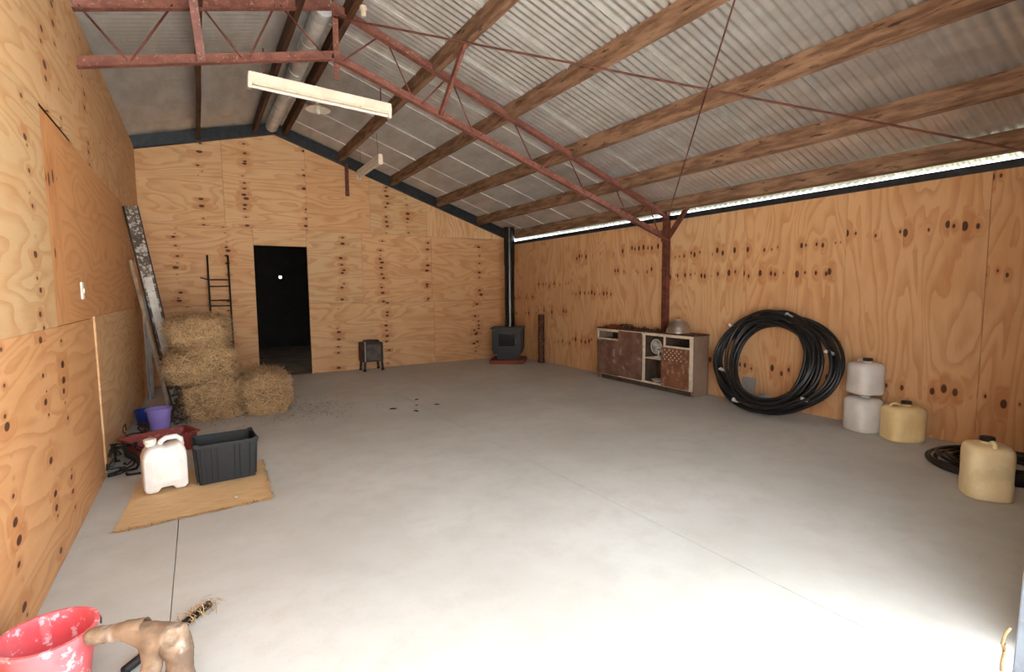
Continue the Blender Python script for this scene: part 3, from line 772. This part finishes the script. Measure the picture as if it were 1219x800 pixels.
drum('yellowed plastic drum beside the stacked white drums at the right wall', (5.93, -7.0, 0), math.radians(140), .31, .150, CREAMPL, BLACKPL)
drum('large yellowed plastic drum standing alone in front of the flat black hose coil', (4.93, -7.86, 0), math.radians(215), .35, .132, CREAMPL2, BLACKPL)

# flat coil on the floor
fc = thing('hose_coil', 'flat coil of thin black hose lying on the floor by the right wall', 'hose coil', (5.66, -7.72, 0))
hl = MB()
random.seed(5)
for i in range(14):
    r = .42 - .016*i + random.uniform(-.01, .01); ph = random.random()*6
    hl.tube([(r*math.cos(2*math.pi*j/48) + .012*math.sin(4*math.pi*j/48 + ph), r*math.sin(2*math.pi*j/48) + .012*math.cos(6*math.pi*j/48 + ph), .014 + .011*(i % 4) + .006*math.sin(2*math.pi*j/24 + ph) + .006) for j in range(48)], .011, 6, True)
hl.build('hose_loops', PIPEPL, fc, True)
for ang in (20, 130, 250):
    a = math.radians(ang); MB().box((.31*math.cos(a), .31*math.sin(a), .033), (.12, .014, .062), Matrix.Rotation(a, 3, 'Z')).build('tape_band', GREYSHEET, fc, bevel=.01)

# ------------------------------------------------------------------ hay bales
def straw_blades(n, place, lmin=.05, lmax=.20, wd=.0034):
    mb = MB()
    for i in range(n):
        p, nrm = place()
        d = Vector((random.gauss(0, 1), random.gauss(0, 1), random.gauss(0, .8)))
        d = (d - nrm*d.dot(nrm)*random.uniform(.3, 1.0)).normalized(); L = random.uniform(lmin, lmax)
        bend = nrm*random.uniform(-.012, .022) + Vector((random.gauss(0, .008), random.gauss(0, .008), random.gauss(0, .008)))
        s = d.cross(nrm); s = s.normalized()*wd*random.uniform(.6, 1.3) if s.length > 1e-4 else Vector((wd, 0, 0))
        a = p - d*L/2; c = p + d*L/2 + bend*.5; b = p + bend*.6 + nrm*.006
        k = len(mb.v)
        mb.v += [tuple(a - s/2), tuple(a + s/2), tuple(b - s/2), tuple(b + s/2), tuple(c - s/2), tuple(c + s/2)]
        mb.f += [(k, k+1, k+3, k+2), (k+2, k+3, k+5, k+4)]
    return mb
def bale(label, x0, x1, y0, y1, z0, z1, n, rz=0.0, along='y'):
    c = Vector(((x0 + x1)/2, (y0 + y1)/2, z0)); hx, hy, h = (x1 - x0)/2, (y1 - y0)/2, z1 - z0
    t = thing('hay_bale', label, 'hay bale', c, rz, None)
    mb = MB(); NX = 14
    bm = bmesh.new(); bmesh.ops.create_cube(bm, size=1.0)
    bmesh.ops.subdivide_edges(bm, edges=bm.edges[:], cuts=12, use_grid_fill=True)
    sd = random.random()*40
    for v in bm.verts:
        p = v.co*2
        # rounded box
        q = Vector([math.copysign(abs(a)**1.0, a) for a in p])
        r = Vector((q.x*math.sqrt(1 - .16*q.y*q.y - .16*q.z*q.z + .05*q.y*q.y*q.z*q.z), q.y*math.sqrt(1 - .16*q.x*q.x - .16*q.z*q.z + .05*q.x*q.x*q.z*q.z), q.z*math.sqrt(1 - .10*q.x*q.x - .10*q.y*q.y)))
        w_ = Vector((r.x*hx, r.y*hy, r.z*h/2 + h/2))
        nz = noise.noise_vector((w_*6) + Vector((sd, 0, 0)))*.045 + noise.noise_vector((w_*17) + Vector((0, sd, 0)))*.018
        if w_.z < .02: nz.z = 0
        # twine grooves
        tw = (abs(q.x if along == 'y' else q.y) - .45); g = math.exp(-(tw/.07)**2)*.022
        nrm = Vector((p.x if abs(p.x) > .99 else 0, p.y if abs(p.y) > .99 else 0, p.z if abs(p.z) > .99 else 0))
        if nrm.length: nz -= nrm.normalized()*g
        v.co = w_ + nz
        if v.co.z < .003: v.co.z = .003
    me = bpy.data.meshes.new('core'); bm.normal_update(); bm.to_mesh(me); 
    faces = [(f.calc_center_median().copy(), f.normal.copy(), [v.co.copy() for v in f.verts]) for f in bm.faces if f.normal.z > -.6]
    bm.free(); me.polygons.foreach_set('use_smooth', [True]*len(me.polygons)); me.materials.append(HAY)
    link('core', me, t)
    def place():
        c_, n_, vs = random.choice(faces); a, b = random.random(), random.random()
        p = (vs[0]*(1 - a) + vs[1]*a)*(1 - b) + (vs[3]*(1 - a) + vs[2]*a)*b
        return p + n_*random.uniform(-.010, .03), n_
    sb = straw_blades(n, place)
    sb.v = [(v[0], v[1], max(v[2], .002)) for v in sb.v]
    o = sb.build('loose_stalks', STRAW, t); o['kind'] = 'stuff'
    for s_ in (-1, 1):
        pts = []
        for i in range(40):
            a = 2*math.pi*i/40; c1, s1 = math.cos(a), math.sin(a); p_ = .22
            u = math.copysign(abs(c1)**p_, c1); v = math.copysign(abs(s1)**p_, s1)
            if along == 'y': pts.append((s_*.45*hx, u*hy*.975, h/2 + v*h/2*.965))
            else: pts.append((u*hx*.975, s_*.45*hy, h/2 + v*h/2*.965))
        MB().tube(pts, .0025, 5, True).build('twine', noisy('twine', srgb(196, 130, 60), srgb(170, 110, 50), 5, .8) if 'twine' not in bpy.data.materials else bpy.data.materials['twine'], t, True)
    return t
random.seed(11)
bale('rectangular hay bale on the floor at the left, carrying the stacked bales', .50, 1.0, -2.80, -2.0, 0, .395, 8500)
bale('rectangular hay bale on the floor, alone at the right of the stack', 1.015, 1.475, -2.83, -2.02, 0, .43, 8500)
bale('middle hay bale of the stack, jutting out to the left', .35, .96, -2.80, -2.32, .40, .755, 7500, along='x')
bale('topmost hay bale of the stack', .385, .90, -2.74, -2.28, .762, 1.09, 7000, along='x')

# loose straw on the floor
random.seed(3)
def flp():
    r = random.random()
    if r < .65: p = Vector((random.gauss(1.15, .42), random.gauss(-3.0, .22), .004))
    elif r < .85: p = Vector((random.gauss(1.85, .3), random.gauss(-2.4, .45), .004))
    else: p = Vector((random.uniform(.1, .6), random.uniform(-3.6, -2.9), .004))
    return p, Vector((0, 0, 1))
o = straw_blades(900, flp, .03, .10, .003)
o.v = [(v[0], v[1], max(.002, min(v[2], .012))) for v in o.v if True]
o = o.build('loose_straw', STRAW); o['kind'] = 'stuff'; tag(o, 'loose straw scattered on the floor around the bales', 'straw')
random.seed(14)
def crumbs():
    return Vector((random.gauss(1.75, .22), random.gauss(-2.75, .35), .004)), Vector((0, 0, 1))
o = straw_blades(260, crumbs, .015, .05, .004); o.v = [(v[0], v[1], max(.002, min(v[2], .01))) for v in o.v]
o = o.build('dark_chaff', LEAF); o['kind'] = 'stuff'; tag(o, 'dark chaff on the floor right of the bales', 'chaff')

# dry leaves on the floor mid room
for i, (px, py, sz) in enumerate(((2.51, -3.32, .05), (2.69, -3.58, .045), (2.93, -2.99, .05), (3.02, -3.39, .04), (2.80, -3.30, .035))):
    s_ = sz; mb = MB().add([(-s_, 0, .004), (-s_*.3, s_*.45, .012), (s_*.6, s_*.3, .008), (s_, 0, .003), (s_*.5, -s_*.35, .011), (-s_*.4, -s_*.4, .009), (0, 0, .002)], [(6, 0, 1), (6, 1, 2), (6, 2, 3), (6, 3, 4), (6, 4, 5), (6, 5, 0)])
    tag(mb.build('dry_leaf', LEAF, loc=(px, py, 0), rot=(0, 0, i*1.9)), ('dark dry leaf on the bare mid floor, ' + ('leftmost of the five', 'nearest of the five to the viewer', 'farthest of the five from the viewer', 'rightmost of the five', 'middle one of the five')[i]), 'leaf', 'dry leaves on the floor')

# ------------------------------------------------------------------ left corner
# paint-splattered board and thin batten leaning into the corner
def plank(name, label, a, b, wd, th, mat, upv):
    o = MB().bar(a, b, wd, th, upv).build(name, mat, bevel=.004); return tag(o, label, 'board')
sp_ = thing('scaffold_plank', 'paint-splattered scaffold plank leaning on the left wall behind the bales', 'board')
pa, pb_, pu = Vector((.40, -2.02, .03)), Vector((.07, -1.90, 2.32)), Vector((.3, -1, .05))
MB().bar(pa, pb_, .12, .03, pu).build('board', SPLAT, sp_, bevel=.003)
pd = (pb_ - pa).normalized(); pr_ = pd.cross(pu).normalized(); pn = pr_.cross(pd)
for q in (-1, 1):
    MB().bar(pa + pr_*q*.064 + pn*.006, pb_ + pr_*q*.064 + pn*.006, .010, .046, pu).build('edge_rail', DARKIRON, sp_)
mid = pa.lerp(pb_, .52); MB().bar(pa.lerp(pb_, .2) + pn*.0155, pa.lerp(pb_, .66) + pn*.0155, .075, .003, pu).build('painted_strip', PALEPAINT, sp_)
plank('timber_batten', 'thin pale timber batten leaning in front of the scaffold plank', (.34, -2.40, .01), (.05, -2.06, 1.72), .035, .02, OLDWOOD, (0, -1, .1))
tag(MB().box((.055, -1.02, .66), (.012, .16, 1.32)).box((.075, -.945, .66), (.05, .012, 1.32)).build('metal_angle', GREYSTRIP), 'pale grey metal angle standing in the left back corner', 'metal strip')
# rack / ladder
ld = thing('iron_ladder', 'narrow black iron ladder leaning against the back wall behind the bales', 'ladder', (0.94, -0.05, 0))
for sx, tz_ in ((-.135, 1.92), (.135, 1.92)):
    MB().tube([(sx, -.19, 0), (sx, -.03, tz_)], .013, 8).build('rail', BLACKM, ld, True)
for z in (.35, .62, .93, 1.165, 1.245, 1.455, 1.555):
    yy = -.19 + .16*z/1.92
    MB().tube([(-.135 if z != 1.555 else -.24, yy - .004, z + (.03 if z == 1.555 else 0)), (-.135, yy, z), (.135, yy, z)], .009, 6).build('rung', BLACKM, ld, True)
# switch
sw = thing('light_switch', 'small white light switch on the left wall', 'switch', (0, -4.635, 1.378))
MB().box((.005, 0, 0), (.01, .072, .115)).build('plate', WHITEPL, sw, bevel=.004)
MB().box((.013, 0, 0), (.008, .018, .03)).build('rocker', WHITEPL, sw, bevel=.002)

# buckets
def bucket(name, label, loc, rt_, rb_, h, mat, hmat, tilt=(0, 0, 0), n=36, hd=-1):
    t = thing(name, label, 'bucket', loc); t.rotation_euler = tilt
    th = .004
    MB().lathe([(rb_ - .004, 0), (rb_, .004), (rt_, h - .014), (rt_ + .007, h - .012), (rt_ + .008, h), (rt_ - th, h), (rt_ - th, h - .016), (rb_ - th, .008), (.0005, .008)], n=n).build('body', mat, t, 40)
    pts = []
    for i in range(17):
        a = math.pi*i/16; pts.append(((rt_ + .010)*math.cos(a), hd*(rt_*1.03)*math.sin(a)*.985, h - .02 + .012*math.sin(a)))
    MB().tube(pts, .003, 6).build('handle', hmat, t, True)
    return t
bucket('bucket', 'small dark blue bucket in the left corner', (.135, -2.62, 0), .095, .075, .17, BLUEPL, GREYSTEEL)
bucket('bucket', 'lilac plastic bucket beside the blue bucket', (.262, -2.92, 0), .105, .08, .225, PURPL, PURPL)
pb = bucket('bucket', 'pinkish red plastic bucket splashed with white, near bottom left', (.172, -6.86, 0), .128, .092, .245, PINKPL, GREYSTEEL, hd=1)
MB().lathe([(.0005, .03), (.06, .034), (.098, .03), (.098, .02), (.0005, .02)], n=28).build('dried_residue', noisy('grey_residue', srgb(170, 150, 150), srgb(120, 108, 108), 22, .9, c3=srgb(214, 196, 196), s3=16), pb, 40)
# pouring lip and side rib of the bucket
MB().box((-.03, .112, .195), (.03, .018, .10)).build('side_rib', PINKPL, pb, bevel=.005)

# red tub, white jerrycan, crate, mat
tb_ = thing('red_tub', 'low faded red plastic tub behind the white jerrycan', 'tub', (.315, -3.80, 0), math.radians(24)); tb_.scale = (.92, .92, .8)
def rbox_ring(a, b, z, r=.03, n=5):
    pts = []
    for cx, cy, st_ in ((a - r, b - r, 0), (-a + r, b - r, 90), (-a + r, -b + r, 180), (a - r, -b + r, 270)):
        for i in range(n): 
            t = math.radians(st_ + 90*i/(n - 1)); pts.append((cx + r*math.cos(t), cy + r*math.sin(t), z))
    return pts
MB().loft([rbox_ring(.235, .125, 0), rbox_ring(.25, .14, .01), rbox_ring(.265, .155, .185), rbox_ring(.285, .172, .19), rbox_ring(.285, .172, .205), rbox_ring(.258, .147, .205), rbox_ring(.24, .13, .08), rbox_ring(.235, .125, .075)]).build('body', REDPL, tb_, 40)
for i in range(5):
    MB().box((-.19 + .095*i, -.156, .10), (.03, .016, .17)).build('rib', REDPL, tb_, bevel=.004)

mt = MB(); NXm, NYm = 30, 30
vs = []
def matp(u, v):
    a, b, c, d = Vector((.170, -5.46, 0)), Vector((1.005, -5.41, 0)), Vector((1.03, -4.52, 0)), Vector((.225, -4.45, 0))
    return (a*(1 - u) + b*u)*(1 - v) + (d*(1 - u) + c*u)*v
for j in range(NYm + 1):
    for i in range(NXm + 1):
        p = matp(i/NXm, j/NYm)
        if i in (0, NXm) or j in (0, NYm): p += Vector((random.uniform(-.008, .008), random.uniform(-.008, .008), 0))
        vs.append((p.x, p.y, .006 + .003*noise.noise((p.x*7, p.y*7, 0)) + (.010 if i == NXm and j < 12 else 0)))
top = [(j*(NXm + 1) + i, j*(NXm + 1) + i + 1, (j + 1)*(NXm + 1) + i + 1, (j + 1)*(NXm + 1) + i) for j in range(NYm) for i in range(NXm)]
mt.add(vs, top); mt.add([(v[0], v[1], .001) for v in vs], [tuple(reversed(f)) for f in top])
mobj = thing('straw_mat', 'tan woven straw mat on the floor under the white jerrycan and black crate', 'mat')
mt.build('weave', RUSH, mobj, True)
def fr():
    e = random.random(); t = random.random()
    p = matp(1.0, t) if e < .4 else (matp(t, 0) if e < .75 else matp(t, 1.0))
    return Vector((p.x, p.y, .008)), Vector((0, 0, 1))
fg = straw_blades(420, fr, .02, .06, .002); fg.v = [(v[0], v[1], max(.002, min(v[2], .016))) for v in fg.v]
o = fg.build('frayed_fibres', STRAW, mobj); o['kind'] = 'stuff'
tag(MB().lathe([(.012, 0), (.014, .004), (.002, .008)], n=8).build('paper_scrap', WHITEPL, loc=(.80, -5.28, .012)), 'tiny white scrap on the straw mat', 'scrap')

jc = thing('jerrycan', 'white plastic jerrycan with top handle standing on the straw mat', 'jerrycan', (.395, -4.83, .012), math.radians(10))
hw, hd_, hh = .128, .085, .335
out = [(-hw, .02), (-hw + .02, 0), (-.055, 0), (-.035, .028), (.035, .028), (.055, 0), (hw - .02, 0), (hw, .02), (hw, .25), (hw - .01, .285), (hw - .035, hh - .012), (hw - .06, hh - .016), (.005, hh - .03), (-.03, hh - .015), (-.085, hh - .02), (-hw + .015, hh - .05), (-hw, hh - .09)]
n = len(out); mb = MB()
lay = [(-hd_, .88), (-hd_ + .012, .97), (-hd_ + .035, 1.0), (hd_ - .035, 1.0), (hd_ - .012, .97), (hd_, .88)]
cz_ = .16
mb.loft([[(x*s_, y_, (z - cz_)*s_ + cz_) for x, z in out] for y_, s_ in lay])
mb.build('body', WHITEPL, jc, 50, bevel=.004)
MB().tube([(-.025, 0, hh - .04), (-.012, 0, hh - .002), (.02, 0, hh + .018), (.08, 0, hh + .018), (.103, 0, hh - .002), (.108, 0, hh - .05)], .018, 10).build('handle', WHITEPL, jc, True)
MB().lathe([(.03, 0), (.03, .03)], (-.072, 0, hh - .024), 20).build('neck', WHITEPL, jc, 40)
MB().lathe([(.036, 0), (.037, .003), (.037, .026), (.032, .03)], (-.072, 0, hh - .002), 20).build('cap', WHITEPL, jc, 40)
MB().box((0, -hd_ - .001, .16), (.16, .006, .18)).build('label_panel', WHITEPL, jc, bevel=.002)

cr_ = thing('crate', 'black ribbed plastic crate with open top on the straw mat', 'crate', (.765, -4.755, .012), math.radians(3))
CXw, CYw, CHh = .192, .15, .285
MB().loft([rbox_ring(CXw*.93, CYw*.93, 0, .012), rbox_ring(CXw, CYw, CHh - .025, .012), rbox_ring(CXw + .012, CYw + .012, CHh - .025, .014), rbox_ring(CXw + .012, CYw + .012, CHh, .014), rbox_ring(CXw - .006, CYw - .006, CHh, .012), rbox_ring(CXw*.93 - .008, CYw*.93 - .008, .01, .012)]).build('body', BLACKPL, cr_, 30)
for sy in (-1, 1):
    for x in (-.155, -.09, -.055, .055, .09, .155):
        MB().bar((x*.95, sy*(CYw*.93 + .005), .005), (x, sy*(CYw + .007), CHh - .025), .014, .014, (0, sy, 0)).build('rib', BLACKPL, cr_)
for sx in (-1, 1):
    for y_ in (-.09, 0, .09):
        MB().bar((sx*(CXw*.93 + .005), y_*.95, .005), (sx*(CXw + .007), y_, CHh - .025), .014, .014, (sx, 0, 0)).build('rib', BLACKPL, cr_)
for sx in (-1, 1):
    for sy in (-1, 1):
        MB().box((sx*(CXw - .004), sy*(CYw - .004), CHh - .002), (.035, .035, .022)).build('corner_lug', BLACKPL, cr_, bevel=.004)

# tangled straps against the left wall
def tangle(name, label, c, sx, sy, sz, n, r, mat, seed, cat='cables'):
    random.seed(seed); mb = MB()
    for i in range(n):
        p = Vector((random.uniform(-sx, sx), random.uniform(-sy, sy), random.uniform(r, sz))); pts = []
        d = Vector((random.gauss(0, 1), random.gauss(0, 1), random.gauss(0, .6))).normalized()
        for k in range(9):
            d = (d + Vector((random.gauss(0, .5), random.gauss(0, .5), random.gauss(0, .35)))).normalized(); p = p + d*.045
            p = Vector((max(-sx, min(sx, p.x)), max(-sy, min(sy, p.y)), max(r, min(sz*(1 - .5*abs(p.y)/sy), p.z)))); pts.append(p.copy())
        mb.tube(pts, r*random.uniform(.6, 1.3), 5)
    return tag(mb.build(name, mat, smooth=True, loc=c), label, cat)
tangle('strap_tangle', 'tangled heap of black straps on the floor against the left wall', (.125, -4.12, 0), .11, .22, .20, 26, .008, BLACKPL, 4)
tangle('wire_tangle', 'loose dark wire heaped along the wall behind the red tub', (.10, -3.25, 0), .085, .25, .18, 14, .006, RUSTY, 9)
tangle('twig_heap', 'dark twiggy litter under the left side of the hay bales', (.42, -2.62, 0), .065, .14, .30, 22, .005, LEAF, 12, 'twigs')

# ------------------------------------------------------------------ gnarled branch and rod, bottom left
def skin_obj(name, pts, edges, radii, mat, sub=2):
    me = bpy.data.meshes.new(name); me.from_pydata(pts, edges, []); o = bpy.data.objects.new(name, me); COL.objects.link(o)
    md = o.modifiers.new('skin', 'SKIN'); md.use_smooth_shade = True
    for i, v in enumerate(me.skin_vertices[0].data):
        v.radius = (radii[i], radii[i]*.9) if not isinstance(radii[i], tuple) else radii[i]; v.use_root = (i == 3)
    s2 = o.modifiers.new('sub', 'SUBSURF'); s2.levels = sub; s2.render_levels = sub
    dg = bpy.context.evaluated_depsgraph_get(); me2 = bpy.data.meshes.new_from_object(o.evaluated_get(dg)); o.modifiers.clear(); o.data = me2
    sdv = 3.3
    for v in me2.vertices:
        v.co += noise.noise_vector(v.co*22 + Vector((sdv, 0, 0)))*.006 + noise.noise_vector(v.co*60)*.002
    me2.materials.clear(); me2.materials.append(mat); me2.polygons.foreach_set('use_smooth', [True]*len(me2.polygons))
    return o
br = [(.285, -6.945, .232), (.31, -6.96, .236), (.36, -6.985, .246), (.42, -7.02, .258), (.475, -7.055, .262), (.525, -7.09, .238), (.545, -7.11, .17), (.54, -7.12, .08), (.53, -7.12, .0),
      (.47, -7.085, .19), (.452, -7.10, .10), (.44, -7.105, .0)]
bo = skin_obj('gnarled_branch', br, [(0, 1), (1, 2), (2, 3), (3, 4), (4, 5), (5, 6), (6, 7), (7, 8), (4, 9), (9, 10), (10, 11)], [.034, .031, .031, .036, .052, .056, .046, .042, .04, .036, .034, .036], BRANCH, 3)
hol = Vector((.522, -7.145, .258))
for v in bo.data.vertices:
    d = (v.co - hol).length
    if d < .032: v.co += Vector((-.06, .87, -.48))*.034*(1 - (d/.032)**2)
zmin = min(v.co.z for v in bo.data.vertices)
for v in bo.data.vertices: v.co.z -= (zmin - .001)*max(0, 1 - v.co.z/.25) if v.co.z < .25 else 0
tag(bo, 'gnarled bent brown wooden limb leaning by the pink bucket', 'branch')
rd = thing('dark_rod', 'dark rod wrapped in straw fibres on the floor behind the wooden limb', 'rod')
MB().tube([(.625, -6.55, .018), (.50, -6.69, .018), (.36, -6.845, .018), (.25, -6.965, .018)] if False else [(.625, -6.55, .018), (.50, -6.69, .018), (.36, -6.845, .018)], .016, 10).build('shaft', BLACKPL, rd, True)
random.seed(2)
def rf():
    t = random.random()**1.5; p = Vector((.625, -6.55, .02)).lerp(Vector((.52, -6.67, .02)), t)
    return p + Vector((random.gauss(0, .018), random.gauss(0, .018), random.uniform(-.012, .012))), Vector((0, 0, 1))
fb = straw_blades(110, rf, .03, .08, .0022); fb.v = [(v[0], v[1], max(.002, v[2])) for v in fb.v]
o = fb.build('fibres', STRAW, rd); o['kind'] = 'stuff'

# ------------------------------------------------------------------ leaning post at far right
jp = thing('leaning_post', 'weathered pale post coloured as in shade, leaning by the shed opening at the right edge', 'post', (2.815, YF - .055, 0))
MB().bar((.055, 0, .012), (.15, -.01, 1.35), .05, .05, (0, 1, 0)).build('board', noisy('shaded_post_paint', srgb(112, 120, 132), srgb(92, 98, 110), 7, .6, c3=srgb(150, 124, 100), s3=12), jp, bevel=.004)  # blue-grey shade put into the pale post's colour, with tan patches
rp = thing('rope', 'tan cord hanging in a loop beside the leaning post', 'rope', (2.995, YF + .02, 0)); rp.scale = (.75, .75, .8)
MB().tube([(.03, .0, .20), (.01, .012, .17), (-.008, .015, .13), (.0, .01, .10), (.006, .008, .13), (.004, .01, .08), (-.006, .012, .04), (-.004, .012, .006)], .006, 6).build('cord', noisy('hemp', srgb(186, 152, 110), srgb(150, 118, 82), 20, .9), rp, True)
